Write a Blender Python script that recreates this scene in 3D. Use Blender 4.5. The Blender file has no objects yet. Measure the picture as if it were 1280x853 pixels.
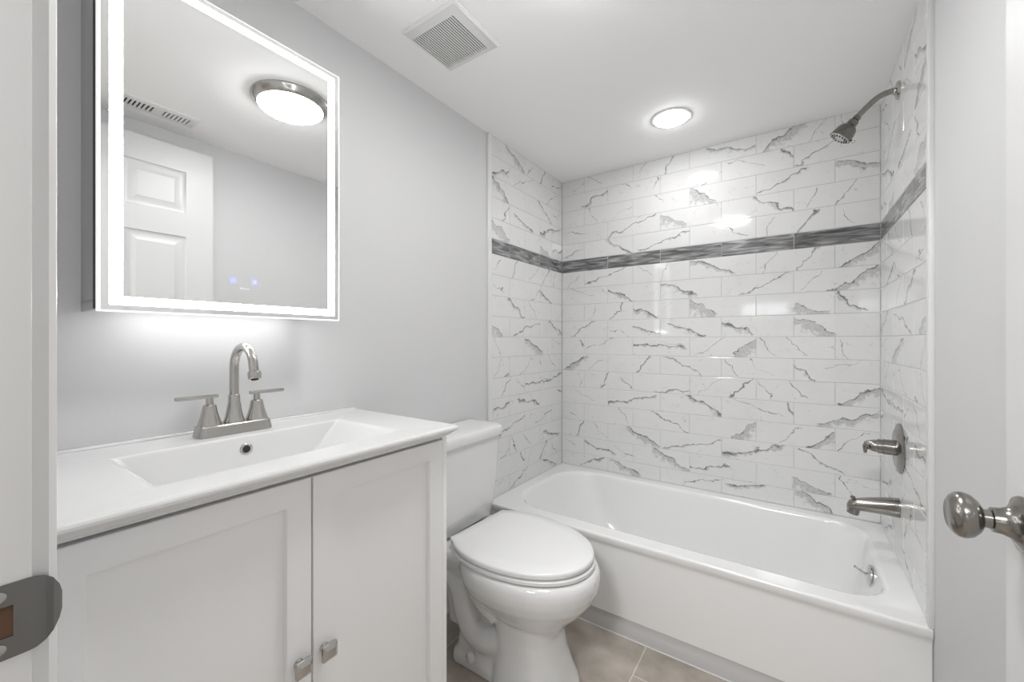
import bpy, bmesh, math, random
from mathutils import Vector, Matrix
random.seed(7)
PI = math.pi
SC = bpy.context.scene
COL = SC.collection

# ---------------------------------------------------------------- camera, world, lights, exposure
YAW = 34.6445
cam_d = bpy.data.cameras.new('camera')
cam = bpy.data.objects.new('camera', cam_d); COL.objects.link(cam)
cam.location = (1.2181, -2.3268, 1.1754)
cam.rotation_euler = (PI/2, 0, math.radians(YAW))
cam_d.sensor_width = 36.0
cam_d.lens = 509.416/1280*36
cam_d.shift_y = -1.2/1280
cam_d.clip_start = 0.02
SC.camera = cam

SC.view_settings.view_transform = 'Standard'
SC.view_settings.look = 'None'
SC.view_settings.gamma = 1.0
SC.view_settings.use_curve_mapping = False
SC.view_settings.exposure = 1.18
SC.cycles.max_bounces = 10
SC.cycles.diffuse_bounces = 7
SC.cycles.glossy_bounces = 6
SC.cycles.sample_clamp_indirect = 6.0

world = bpy.data.worlds.new('daylight'); SC.world = world
world.use_nodes = True
bg = world.node_tree.nodes['Background']
bg.inputs[0].default_value = (0.93, 0.97, 1.0, 1)
bg.inputs[1].default_value = 3.5

E_FLUSH, E_CAN, E_STRIP, E_UNDER = 25.0, 34.0, 9.5, 2.6
W_FILL = 24.0
ld = bpy.data.lights.new('hall_fill_light', 'AREA'); ld.shape = 'DISK'; ld.size = 0.5; ld.energy = W_FILL  # unseen fill light, added behind the camera to brighten the bathroom
lo = bpy.data.objects.new('hall_fill_light', ld); COL.objects.link(lo); lo.location = (1.05, -3.5, 2.42)

# ---------------------------------------------------------------- materials
def newmat(name):
    m = bpy.data.materials.new(name); m.use_nodes = True
    return m, m.node_tree, m.node_tree.nodes['Principled BSDF']
def setp(b, color=None, rough=None, metal=None, coat=None, ior=None):
    if color is not None: b.inputs['Base Color'].default_value = (*color, 1)
    if rough is not None: b.inputs['Roughness'].default_value = rough
    if metal is not None: b.inputs['Metallic'].default_value = metal
    if coat is not None: b.inputs['Coat Weight'].default_value = coat
    if ior is not None: b.inputs['IOR'].default_value = ior
def noise_bump(nt, b, scale, strength, dist=0.001, detail=3, coord='Object'):
    tc = nt.nodes.new('ShaderNodeTexCoord'); n = nt.nodes.new('ShaderNodeTexNoise')
    n.inputs['Scale'].default_value = scale; n.inputs['Detail'].default_value = detail
    bp = nt.nodes.new('ShaderNodeBump'); bp.inputs['Strength'].default_value = strength; bp.inputs['Distance'].default_value = dist
    nt.links.new(tc.outputs[coord], n.inputs['Vector']); nt.links.new(n.outputs['Fac'], bp.inputs['Height'])
    nt.links.new(bp.outputs['Normal'], b.inputs['Normal'])
    return tc, n
def plain(name, color, rough, metal=0.0, bump=None, coat=None, vary=0.0):
    m, nt, b = newmat(name); setp(b, color, rough, metal, coat)
    if bump: noise_bump(nt, b, *bump)
    if vary:
        tc = nt.nodes.new('ShaderNodeTexCoord'); n = nt.nodes.new('ShaderNodeTexNoise'); n.inputs['Scale'].default_value = 9
        mp = nt.nodes.new('ShaderNodeMapRange'); mp.inputs[3].default_value = rough-vary; mp.inputs[4].default_value = rough+vary
        nt.links.new(tc.outputs['Object'], n.inputs['Vector']); nt.links.new(n.outputs['Fac'], mp.inputs[0]); nt.links.new(mp.outputs[0], b.inputs['Roughness'])
    return m
def brushed(name, color, rough):
    m, nt, b = newmat(name); setp(b, color, rough, 1.0)
    tc = nt.nodes.new('ShaderNodeTexCoord'); mp = nt.nodes.new('ShaderNodeMapping'); mp.inputs['Scale'].default_value = (18, 18, 160)
    n = nt.nodes.new('ShaderNodeTexNoise'); n.inputs['Scale'].default_value = 1.0; n.inputs['Detail'].default_value = 2
    r = nt.nodes.new('ShaderNodeMapRange'); r.inputs[3].default_value = rough-.02; r.inputs[4].default_value = rough+.02
    nt.links.new(tc.outputs['Object'], mp.inputs[0]); nt.links.new(mp.outputs[0], n.inputs['Vector'])
    nt.links.new(n.outputs['Fac'], r.inputs[0]); nt.links.new(r.outputs[0], b.inputs['Roughness'])
    return m
def emit(name, color, strength):
    m, nt, b = newmat(name); setp(b, (0.9, 0.9, 0.9), 0.5)
    b.inputs['Emission Color'].default_value = (*color, 1); b.inputs['Emission Strength'].default_value = strength
    return m

M = {}
M['wall'] = plain('grey_wall_paint', (0.62, 0.62, 0.625), 0.55, bump=(420, 0.25, 0.0008))
M['ceiling'] = plain('white_ceiling_paint', (0.95, 0.95, 0.95), 0.8, bump=(160, 0.12, 0.0008))
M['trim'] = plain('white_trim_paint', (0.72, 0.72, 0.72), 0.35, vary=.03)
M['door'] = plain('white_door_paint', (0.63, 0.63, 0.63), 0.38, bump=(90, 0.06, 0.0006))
M['cab'] = plain('white_cabinet_lacquer', (0.92, 0.92, 0.925), 0.38, vary=.04)
M['ceramic'] = plain('white_ceramic', (0.73, 0.73, 0.73), 0.09, coat=.5, vary=.02)
M['tub'] = plain('white_enamel', (0.80, 0.80, 0.80), 0.16, coat=.4, vary=.03)
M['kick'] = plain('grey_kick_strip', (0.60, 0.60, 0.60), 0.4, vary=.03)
M['seat'] = plain('white_seat_plastic', (0.76, 0.76, 0.76), 0.25, vary=.03)
M['nickel'] = brushed('brushed_nickel', (0.49, 0.477, 0.455), 0.21)
M['dnickel'] = brushed('dark_nickel', (0.30, 0.288, 0.266), 0.20)
M['head'] = brushed('dark_satin_nickel', (0.20, 0.19, 0.175), 0.27)
M['plate'] = brushed('dark_plated_steel', (0.22, 0.215, 0.21), 0.24)
M['chrome'] = plain('chrome', (0.7, 0.7, 0.7), 0.08, 1.0, vary=.02)
M['dark'] = plain('dark_hollow', (0.02, 0.02, 0.02), 0.6, vary=.05)
M['brown'] = plain('brown_wood_mortise', (0.10, 0.05, 0.025), 0.7, bump=(60, .3, .001))
M['mirror'] = plain('mirror_glass', (0.90, 0.905, 0.905), 0.003, 1.0)
M['edge'] = emit('lit_glass_edge', (0.95, 1, 1), 0.22)
M['alu'] = plain('satin_aluminium', (0.58, 0.58, 0.58), 0.35, 1.0, vary=.05)
M['white_pl'] = plain('white_plastic', (0.78, 0.78, 0.78), 0.4, vary=.03)
M['caulk'] = plain('white_caulk', (0.72, 0.72, 0.71), 0.5, vary=.03)
M['strip'] = emit('led_strip_diffuser', (1, 1, 1), E_STRIP)
M['under'] = emit('led_under_diffuser', (1, 1, 1), E_UNDER)
M['flush'] = emit('flush_light_diffuser', (1, 1, 0.99), E_FLUSH)
M['can'] = emit('downlight_diffuser', (1, 1, 1), E_CAN)
M['blue'] = emit('blue_touch_light', (0.40, 0.45, 0.80), 0.5)
M['palewhite'] = emit('white_touch_mark', (0.62, 0.63, 0.72), 0.5)
for q in ('blue', 'palewhite'): setp(M[q].node_tree.nodes['Principled BSDF'], (0.12, 0.12, 0.14), 0.6)

def marble_mat():
    m, nt, b = newmat('marble_print_tile'); N = nt.nodes; L = nt.links
    setp(b, rough=0.07, ior=1.5)
    def math_(op, a, c=None, clamp=False):
        n = N.new('ShaderNodeMath'); n.operation = op; n.use_clamp = clamp
        for i, v in enumerate((a, c)):
            if v is None: continue
            if isinstance(v, (int, float)): n.inputs[i].default_value = v
            else: L.new(v, n.inputs[i])
        return n.outputs[0]
    def mapr(v, a, c, d, e, smooth=True):
        n = N.new('ShaderNodeMapRange'); n.interpolation_type = 'SMOOTHSTEP' if smooth else 'LINEAR'
        L.new(v, n.inputs[0])
        for i, x in enumerate((a, c, d, e)):
            if isinstance(x, (int, float)): n.inputs[i+1].default_value = x
            else: L.new(x, n.inputs[i+1])
        return n.outputs[0]
    uv = N.new('ShaderNodeUVMap'); uv.uv_map = 'UVMap'
    at = {}
    for nm in ('va', 'vb', 'vw'):
        a = N.new('ShaderNodeAttribute'); a.attribute_name = nm
        s = N.new('ShaderNodeSeparateColor'); L.new(a.outputs['Color'], s.inputs[0])
        at[nm] = (s.outputs[0], s.outputs[1], s.outputs[2], a.outputs['Alpha'])
    w1, s1, w2, seed = at['vw']          # seed in 0..1
    cmb = N.new('ShaderNodeCombineXYZ'); L.new(math_('MULTIPLY', seed, 37.0), cmb.inputs[2])
    add = N.new('ShaderNodeVectorMath'); add.operation = 'ADD'; L.new(uv.outputs[0], add.inputs[0]); L.new(cmb.outputs[0], add.inputs[1])
    def noise(scale, detail, rough=.55, src=None):
        n = N.new('ShaderNodeTexNoise'); n.inputs['Scale'].default_value = scale; n.inputs['Detail'].default_value = detail
        n.inputs['Roughness'].default_value = rough; L.new(src or add.outputs[0], n.inputs['Vector']); return n
    nd = noise(15, 3, .5)
    sub = N.new('ShaderNodeVectorMath'); sub.operation = 'SUBTRACT'; L.new(nd.outputs['Color'], sub.inputs[0]); sub.inputs[1].default_value = (.5, .5, .5)
    sc = N.new('ShaderNodeVectorMath'); sc.operation = 'SCALE'; sc.inputs['Scale'].default_value = 0.075; L.new(sub.outputs[0], sc.inputs[0])
    pd = N.new('ShaderNodeVectorMath'); pd.operation = 'ADD'; L.new(uv.outputs[0], pd.inputs[0]); L.new(sc.outputs[0], pd.inputs[1])
    sx = N.new('ShaderNodeSeparateXYZ'); L.new(pd.outputs[0], sx.inputs[0])
    px, py = sx.outputs[0], sx.outputs[1]
    nv = noise(45, 4, .65).outputs['Fac']; nl = noise(22, 2).outputs['Fac']; ng = noise(120, 3, .7).outputs['Fac']
    def vein(a, w, s):
        x0, y0, x1, y1 = a
        dx = math_('SUBTRACT', x1, x0); dy = math_('SUBTRACT', y1, y0)
        ln = math_('MAXIMUM', math_('SQRT', math_('ADD', math_('MULTIPLY', dx, dx), math_('MULTIPLY', dy, dy))), 1e-4)
        rx = math_('SUBTRACT', px, x0); ry = math_('SUBTRACT', py, y0)
        d = math_('DIVIDE', math_('SUBTRACT', math_('MULTIPLY', rx, dy), math_('MULTIPLY', ry, dx)), ln)
        t = math_('DIVIDE', math_('ADD', math_('MULTIPLY', rx, dx), math_('MULTIPLY', ry, dy)), math_('MULTIPLY', ln, ln))
        tm = math_('MULTIPLY', mapr(t, -.08, .03, 0, 1), mapr(t, .97, 1.08, 1, 0))
        wv = math_('MULTIPLY', w, mapr(nl, .3, .7, .45, 1.5))
        core = mapr(math_('DIVIDE', math_('ABSOLUTE', d), math_('MAXIMUM', wv, 1e-5)), .35, 1.25, 1, 0)
        core = math_('MULTIPLY', core, mapr(nv, .25, .6, .45, 1))
        core = math_('MULTIPLY', core, mapr(w, 0, .0008, 0, 1))
        if s is not None:
            sw = math_('MULTIPLY', s, mapr(nv, .3, .7, .4, 1.5))
            side = math_('DIVIDE', d, math_('MAXIMUM', sw, 1e-5))
            sm = math_('MULTIPLY', mapr(side, -.05, .05, 0, 1), mapr(side, .35, 1.1, 1, 0))
            sm = math_('MULTIPLY', sm, mapr(ng, .3, .65, .35, .8))
            sm = math_('MULTIPLY', sm, mapr(s, .001, .003, 0, 1))
            core = math_('MAXIMUM', core, math_('MULTIPLY', sm, .62))
        return math_('MULTIPLY', core, tm)
    v = math_('MAXIMUM', vein(at['va'], w1, s1), math_('MULTIPLY', vein(at['vb'], w2, None), .8))
    # faint hairlines everywhere
    st = N.new('ShaderNodeMapping'); st.inputs['Rotation'].default_value = (0, 0, .7); st.inputs['Scale'].default_value = (1, 2.2, 1); L.new(add.outputs[0], st.inputs[0])
    nh = noise(7, 4, .5, st.outputs[0]).outputs['Fac']
    hair = math_('MULTIPLY', mapr(math_('ABSOLUTE', math_('SUBTRACT', nh, .5)), .0, .006, 1, 0), mapr(nl, .46, .62, 0, .45))
    v = math_('MAXIMUM', v, hair)
    cloud = mapr(noise(5, 3).outputs['Fac'], .5, .75, 0, .07)
    v = math_('ADD', v, cloud, True)
    mix = N.new('ShaderNodeMix'); mix.data_type = 'RGBA'
    mix.inputs['A'].default_value = (0.72, 0.72, 0.72, 1); mix.inputs['B'].default_value = (0.19, 0.19, 0.19, 1)
    L.new(v, mix.inputs['Factor']); L.new(mix.outputs['Result'], b.inputs['Base Color'])
    bp = N.new('ShaderNodeBump'); bp.inputs['Strength'].default_value = .03; bp.inputs['Distance'].default_value = .001
    L.new(noise(14, 1).outputs['Fac'], bp.inputs['Height']); L.new(bp.outputs[0], b.inputs['Normal'])
    return m
def accent_mat():
    m, nt, b = newmat('grey_wood_accent_tile'); N = nt.nodes; L = nt.links
    setp(b, rough=0.16)
    uv = N.new('ShaderNodeUVMap'); uv.uv_map = 'UVMap'
    a = N.new('ShaderNodeAttribute'); a.attribute_name = 'vw'
    cmb = N.new('ShaderNodeCombineXYZ'); ml = N.new('ShaderNodeMath'); ml.operation = 'MULTIPLY'; ml.inputs[1].default_value = 53
    L.new(a.outputs['Alpha'], ml.inputs[0]); L.new(ml.outputs[0], cmb.inputs[2])
    add = N.new('ShaderNodeVectorMath'); L.new(uv.outputs[0], add.inputs[0]); L.new(cmb.outputs[0], add.inputs[1])
    mp = N.new('ShaderNodeMapping'); mp.inputs['Scale'].default_value = (9, 75, 1); L.new(add.outputs[0], mp.inputs[0])
    n1 = N.new('ShaderNodeTexNoise'); n1.inputs['Scale'].default_value = 1; n1.inputs['Detail'].default_value = 5; n1.inputs['Distortion'].default_value = .6; L.new(mp.outputs[0], n1.inputs['Vector'])
    r = N.new('ShaderNodeValToRGB'); L.new(n1.outputs['Fac'], r.inputs[0])
    e = r.color_ramp.elements; e[0].position = .3; e[0].color = (.06, .06, .061, 1); e[1].position = .70; e[1].color = (.42, .42, .42, 1)
    k = e.new(.5); k.color = (.18, .18, .182, 1)
    L.new(r.outputs[0], b.inputs['Base Color'])
    bp = N.new('ShaderNodeBump'); bp.inputs['Strength'].default_value = 1.0; bp.inputs['Distance'].default_value = .0025
    L.new(n1.outputs['Fac'], bp.inputs['Height']); L.new(bp.outputs[0], b.inputs['Normal'])
    return m
def floor_mat():
    m, nt, b = newmat('taupe_floor_tile'); N = nt.nodes; L = nt.links
    setp(b, rough=0.45)
    tc = N.new('ShaderNodeTexCoord')
    sx = N.new('ShaderNodeSeparateXYZ'); L.new(tc.outputs['Object'], sx.inputs[0])
    cx = N.new('ShaderNodeCombineXYZ')
    def off(s, o):
        n = N.new('ShaderNodeMath'); n.operation = 'ADD'; L.new(s, n.inputs[0]); n.inputs[1].default_value = o; return n.outputs[0]
    L.new(off(sx.outputs[1], .911+6.1+.305), cx.inputs[0]); L.new(off(sx.outputs[0], -.440+3.14+.314), cx.inputs[1])
    br = N.new('ShaderNodeTexBrick'); L.new(cx.outputs[0], br.inputs['Vector'])
    br.inputs['Scale'].default_value = 1; br.inputs['Brick Width'].default_value = .61; br.inputs['Row Height'].default_value = .314
    br.inputs['Mortar Size'].default_value = .0022; br.inputs['Mortar Smooth'].default_value = .1; br.inputs['Bias'].default_value = 0
    br.offset = .5
    br.inputs['Color1'].default_value = (.385, .345, .300, 1); br.inputs['Color2'].default_value = (.42, .376, .328, 1); br.inputs['Mortar'].default_value = (.62, .57, .50, 1)
    n = N.new('ShaderNodeTexNoise'); n.inputs['Scale'].default_value = 14; n.inputs['Detail'].default_value = 6; L.new(tc.outputs['Object'], n.inputs['Vector'])
    mp = N.new('ShaderNodeMapRange'); mp.inputs[1].default_value = .3; mp.inputs[2].default_value = .7; mp.inputs[3].default_value = .84; mp.inputs[4].default_value = 1.14; L.new(n.outputs['Fac'], mp.inputs[0])
    mx = N.new('ShaderNodeMix'); mx.data_type = 'RGBA'; mx.blend_type = 'MULTIPLY'; mx.inputs['Factor'].default_value = 1
    L.new(br.outputs['Color'], mx.inputs['A']); L.new(mp.outputs[0], mx.inputs['B']); L.new(mx.outputs['Result'], b.inputs['Base Color'])
    bp = N.new('ShaderNodeBump'); bp.inputs['Strength'].default_value = .4; bp.inputs['Distance'].default_value = .002; bp.invert = True
    L.new(br.outputs['Fac'], bp.inputs['Height']); L.new(bp.outputs[0], b.inputs['Normal'])
    return m
M['marble'] = marble_mat(); M['accent'] = accent_mat(); M['floor'] = floor_mat()
M['grout'] = plain('light_grey_grout', (0.50, 0.50, 0.50), 0.8, bump=(300, .2, .0005))

# ---------------------------------------------------------------- mesh helpers
def finish(name, bm, mats, parent=None, sharp=34, recalc=True, loc=None):
    if recalc: bmesh.ops.recalc_face_normals(bm, faces=bm.faces)
    th = math.radians(sharp)
    for e in bm.edges:
        e.smooth = not (len(e.link_faces) == 2 and e.calc_face_angle(0) > th)
    for f in bm.faces: f.smooth = True
    me = bpy.data.meshes.new(name); bm.to_mesh(me); bm.free()
    for m in (mats if isinstance(mats, (list, tuple)) else [mats]): me.materials.append(m)
    o = bpy.data.objects.new(name, me); COL.objects.link(o)
    if parent is not None:
        o.parent = parent
        if parent.type == 'EMPTY' or parent.parent is not None or True:
            o.matrix_parent_inverse = parent.matrix_basis.inverted() if parent.parent is None else (parent.parent.matrix_basis @ parent.matrix_parent_inverse @ parent.matrix_basis).inverted() if False else world_of(parent).inverted()
    return o
def world_of(o):
    m = o.matrix_basis.copy()
    if o.parent: m = world_of(o.parent) @ o.matrix_parent_inverse @ m
    return m
def thing(name, label, cat, loc, group=None):
    o = bpy.data.objects.new(name, None); COL.objects.link(o); o.location = loc; o.empty_display_size = .05
    o['label'] = label; o['category'] = cat
    if group: o['group'] = group
    return o
def tag(o, label, cat, group=None):
    o['label'] = label; o['category'] = cat
    if group: o['group'] = group
    return o
def struct(o, label=None, cat=None):
    o['kind'] = 'structure'
    if label: o['label'] = label
    if cat: o['category'] = cat
    return o
def box(bm, x0, x1, y0, y1, z0, z1, bev=0.0, seg=2, mat=0):
    r = bmesh.ops.create_cube(bm, size=1)
    vs = r['verts']
    for v in vs:
        v.co = Vector((x0 + (v.co.x+.5)*(x1-x0), y0 + (v.co.y+.5)*(y1-y0), z0 + (v.co.z+.5)*(z1-z0)))
    fs = set(f for v in vs for f in v.link_faces)
    for f in fs: f.material_index = mat
    if bev > 0:
        es = list(set(e for v in vs for e in v.link_edges))
        bmesh.ops.bevel(bm, geom=es, offset=bev, segments=seg, profile=.5, affect='EDGES')
def loft(bm, loops, cap0=True, cap1=True, closed=False, mat=0):
    vs = [[bm.verts.new(p) for p in lp] for lp in loops]
    n = len(vs[0]); pairs = list(zip(vs[:-1], vs[1:])) + ([(vs[-1], vs[0])] if closed else [])
    for a, c in pairs:
        for i in range(n):
            j = (i+1) % n
            try: f = bm.faces.new((a[i], a[j], c[j], c[i])); f.material_index = mat
            except ValueError: pass
    if not closed:
        if cap0: bm.faces.new(vs[0][::-1]).material_index = mat
        if cap1: bm.faces.new(vs[-1]).material_index = mat
def rrect(x0, x1, y0, y1, r, z, n=6):
    """rounded rectangle loop in a horizontal plane; r = radius or 4 radii (x0y0, x1y0, x1y1, x0y1)"""
    rs = r if isinstance(r, (list, tuple)) else (r,)*4
    cs = [(x0, y0, 1, 1, PI), (x1, y0, -1, 1, 1.5*PI), (x1, y1, -1, -1, 0), (x0, y1, 1, -1, .5*PI)]
    out = []
    for (cx, cy, sx, sy, a0), q in zip(cs, rs):
        for k in range(n+1):
            a = a0 + .5*PI*k/n
            out.append(Vector((cx+sx*q+q*math.cos(a), cy+sy*q+q*math.sin(a), z)))
    return out
def frame_of(d, up=Vector((0, 0, 1))):
    d = d.normalized()
    if abs(d.dot(up)) > .98: up = Vector((0, 1, 0))
    s = d.cross(up).normalized(); u = s.cross(d).normalized()
    return s, u
def lathe(bm, origin, axis, prof, n=32, mat=0, sq=None, cap0=True, cap1=True, up=Vector((0, 0, 1))):
    """prof: (distance along axis, radius)"""
    origin = Vector(origin); axis = Vector(axis).normalized(); s, u = frame_of(axis, up)
    loops = []
    for t, r in prof:
        r = max(r, 1e-4); lp = []
        for k in range(n):
            a = 2*PI*k/n; lp.append(origin+axis*t+(s*math.cos(a)+u*math.sin(a))*r)
        loops.append(lp)
    loft(bm, loops, cap0, cap1, mat=mat)
def tube(bm, pts, rad, n=16, mat=0, scale=(1, 1)):
    pts = [Vector(p) for p in pts]
    loops = []; up = Vector((0, 0, 1))
    d0 = (pts[1]-pts[0]).normalized(); s, u = frame_of(d0)
    for i, p in enumerate(pts):
        d = (pts[min(i+1, len(pts)-1)]-pts[max(i-1, 0)]).normalized()
        s = (s - d*s.dot(d)).normalized(); u = s.cross(d).normalized()
        r = rad[i] if isinstance(rad, (list, tuple)) else rad
        loops.append([p+(s*math.cos(2*PI*k/n)*scale[0]+u*math.sin(2*PI*k/n)*scale[1])*r for k in range(n)])
    loft(bm, loops, mat=mat)
def smooth_path(pts, n=8):
    """Catmull-Rom through pts (3-tuples, or 4-tuples with radius)"""
    P = [Vector(p) if len(p) <= 4 else p for p in pts]; out = []
    for i in range(len(P)-1):
        a, b_, c, d = P[max(i-1, 0)], P[i], P[i+1], P[min(i+2, len(P)-1)]
        for k in range(n):
            t = k/n
            out.append(.5*((2*b_)+(c-a)*t+(2*a-5*b_+4*c-d)*t*t+(3*b_-a-3*c+d)*t**3))
    out.append(P[-1]); return out
def prism(bm, poly, axis, a0, a1, mat=0):
    """extrude a 2-D polygon along x, y or z"""
    def P(u, v, w):
        return {'x': Vector((w, u, v)), 'y': Vector((u, w, v)), 'z': Vector((u, v, w))}[axis]
    loft(bm, [[P(u, v, a0) for u, v in poly], [P(u, v, a1) for u, v in poly]], mat=mat)

# ---------------------------------------------------------------- the setting
W = 1.524            # tile face to tile face
XL, XR = -0.006, 1.532   # painted walls
ZC = 2.1817
YN = -2.280          # room face of the door wall
YO = -2.395          # outer face of the door wall
YT = -0.740          # end of the tiled surround
ROW = 0.1029; ZSB = 1.6019; ZST = 1.6771; ZRIM = 0.39
DX0, DX1 = 0.741, 1.494  # clear door opening

bm = bmesh.new(); box(bm, -1.2, 2.9, -5.9, 0.12, -.08, 0)
struct(finish('floor', bm, M['floor']))
bm = bmesh.new(); box(bm, XL-.12, XR+.12, YN-.001, .12, ZC, ZC+.1)
struct(finish('ceiling', bm, M['ceiling']))
bm = bmesh.new(); box(bm, XL-.12, XL, YN, .12, 0, ZC)
wall_left = struct(finish('wall_left', bm, M['wall']))
bm = bmesh.new(); box(bm, XR, XR+.12, YN, .12, 0, ZC)
wall_right = struct(finish('wall_right', bm, M['wall']))
bm = bmesh.new()
box(bm, -1.2, DX0-.018, YO, YN, 0, 2.50); box(bm, DX1+.018, 2.9, YO, YN, 0, 2.50); box(bm, DX0-.018, DX1+.018, YO, YN, 2.125, 2.50)
struct(finish('wall_front', bm, M['wall']))

# --- tiled surround: each tile is pillowed geometry over a grout bed, one mesh per wall
def T(kind, u0, v0, u1, v1):
    w, s = {'t': (.0019, 0), 'm': (.0029, .008), 'h': (.0036, .032), 'f': (.0046, .017), 'l': (.0013, 0), 'p': (.0019, .055), 'd': (.0046, .013)}[kind]
    return (u0, v0, u1, v1, w, s)
BACK = {   # row -> tiles from left to right, each a list of veins
 'A4': [[T('l', .5, .2, 1, .55)], [T('t', .05, 1, .4, .25)], [T('m', .55, 0, .8, 1), T('l', .1, .1, .25, 1)], [T('f', .3, .75, 1, .3)], [T('h', .05, 0, .62, 1), T('t', .6, 0, .95, .95)], [T('l', .05, 1, .2, .5)]],
 'A3': [[T('f', .45, .1, 1, .9)], [T('t', .3, 1, .5, .6), T('t', .9, .3, 1, 1)], [T('t', .7, 0, 1, .6)], [T('d', .85, .95, 1, .4), T('l', .1, .9, .6, .5)], [T('m', .05, .05, .65, .95)]],
 'A2': [[], [T('t', .1, .9, .25, .1), T('l', .6, .1, 1, .7)], [T('l', .4, .9, .6, .4)], [T('p', .0, .95, .42, .1)], [T('m', .05, .1, .62, .85)], [T('h', 0, .9, 1, .45), T('t', .1, .6, 1, .3)]],
 'A1': [[T('l', .1, .7, .6, .5)], [T('m', 0, .1, .9, .95)], [T('p', .0, .9, .45, .2)], [T('f', .45, .95, 1, .05)], [T('m', .5, 0, .75, 1), T('t', .15, 0, .3, .8)]],
 'A0': [[T('m', .1, .15, .9, .6)], [T('f', .45, .95, 1, .0)], [T('m', .1, .05, 1, .85)], [T('t', .4, .95, .85, .2)], [T('m', .55, 0, .78, 1), T('t', .1, .1, .25, .8)], [T('l', .2, .8, .5, .2)]],
 'B1': [[T('t', .3, 0, .75, .8)], [T('m', 0, .1, .85, 1)], [T('t', .1, 1, .35, .3), T('t', .5, .1, .65, .9)], [T('f', 0, .95, .7, .2)], [T('m', .55, 0, .78, 1), T('t', .1, .1, .25, .8)], [T('h', .08, .02, 1, .85)]],
 'B2': [[T('l', .2, .9, .7, .5), T('t', .85, .9, 1, .5)], [T('f', 0, .7, .55, .0)], [T('f', 0, .95, .6, .15)], [T('m', .3, .05, .95, .95)], [T('h', .4, .0, 1, .9), T('t', .1, .1, .3, .95)]],
 'B3': [[], [T('m', .55, 0, .82, 1), T('l', .1, 0, .25, .9)], [T('f', 0, .65, .45, .1)], [T('p', 0, .95, .42, .1)], [T('p', .55, .45, .95, .05)], [T('f', .02, .95, .7, .15)]],
 'B4': [[T('m', .2, .05, .75, 1)], [T('f', .5, .55, 1, .25), T('t', .05, .5, .4, .1)], [T('f', .15, .65, .75, .1)], [T('f', 0, .75, .45, .1)], [T('p', 0, .95, .5, .1)]],
 'B5': [[T('d', .8, .9, 1, .5)], [T('t', .0, .3, .6, .95)], [T('d', 0, .55, .95, .45), T('t', .5, .7, 1, .5)], [T('p', .72, .05, 1, .95), T('t', .1, .05, .5, .9)], [T('t', .05, .85, .25, .05), T('t', .4, 1, .68, .15)], [T('t', .05, .95, .3, .05)]],
 'B6': [[T('h', .05, .05, .55, 1), T('t', .6, .1, .9, .7)], [T('m', .55, .05, .82, 1)], [T('m', .1, 1, .65, .08)], [T('t', .05, .95, .25, .05), T('l', .4, 1, .7, .15)], [T('m', .0, .8, .25, .05), T('l', .4, .6, .8, 1)]],
 'B7': [[T('t', .7, .9, .9, .1)], [T('m', .35, .05, .5, 1), T('t', .75, .8, 1, .1)], [T('m', .4, .05, 1, .3)], [T('m', .62, 0, .95, 1), T('l', .1, .1, .5, .9)], [T('t', .05, .95, .22, .05), T('t', .4, 1, .68, .2)], [T('h', .1, .0, 1, .85)]],
 'B8': [[T('l', .3, .8, .7, .3)], [T('d', 0, .15, .9, .8)], [T('f', .45, 1, 1, .08)], [T('t', .2, .9, .85, .3), T('d', .9, .95, 1, .3)], [T('h', .28, .05, .95, .85)]],
 'B9': [[T('l', .3, .5, .6, .2)], [T('t', .7, 1, .95, .2)], [T('m', .35, .95, 1, .05)], [T('p', .68, .05, 1, .95)], [T('h', .68, 0, 1, .8), T('t', .3, .1, .6, .9)], [T('t', .1, .1, .75, .9)]],
 'B10': [[T('m', .3, .1, .48, .95), T('t', .7, .9, 1, .1)], [T('h', .4, .95, 1, .1)], [T('m', .1, .1, 1, .8)], [T('f', 0, .1, .85, .95)], [T('m', .05, .95, .55, .08)]],
 'B11': [[T('l', .2, .6, .6, .3)], [T('d', 0, .75, .65, .3), T('t', .65, .75, 1, .25)], [T('h', .4, .95, 1, .08)], [T('m', 0, .2, .6, .7)], [T('p', .5, .5, .95, .1)], [T('t', .1, .95, .4, .2)]],
 'B12': [[T('m', .4, .2, 1, .9)], [T('h', 0, .95, .6, .08)], [T('t', .4, .2, 1, .7)], [T('f', .1, .4, .6, .7)], [T('h', 0, .95, .5, .05)]],
}
POOL = [v for r in BACK.values() for v in r if v]
def tile_rows():
    rows = []
    for k in range(12):
        z1 = ZSB-k*ROW; z0 = max(z1-ROW, ZRIM); rows.append(('B%d' % (k+1), z0, z1, 'half' if k % 2 == 0 else 'full'))
    rows.append(('S', ZSB, ZST, 'full'))
    for k in range(5):
        z0 = ZST+k*ROW; rows.append(('A%d' % k, z0, min(z0+ROW, ZC), 'half' if k % 2 == 0 else 'full'))
    return rows
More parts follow.
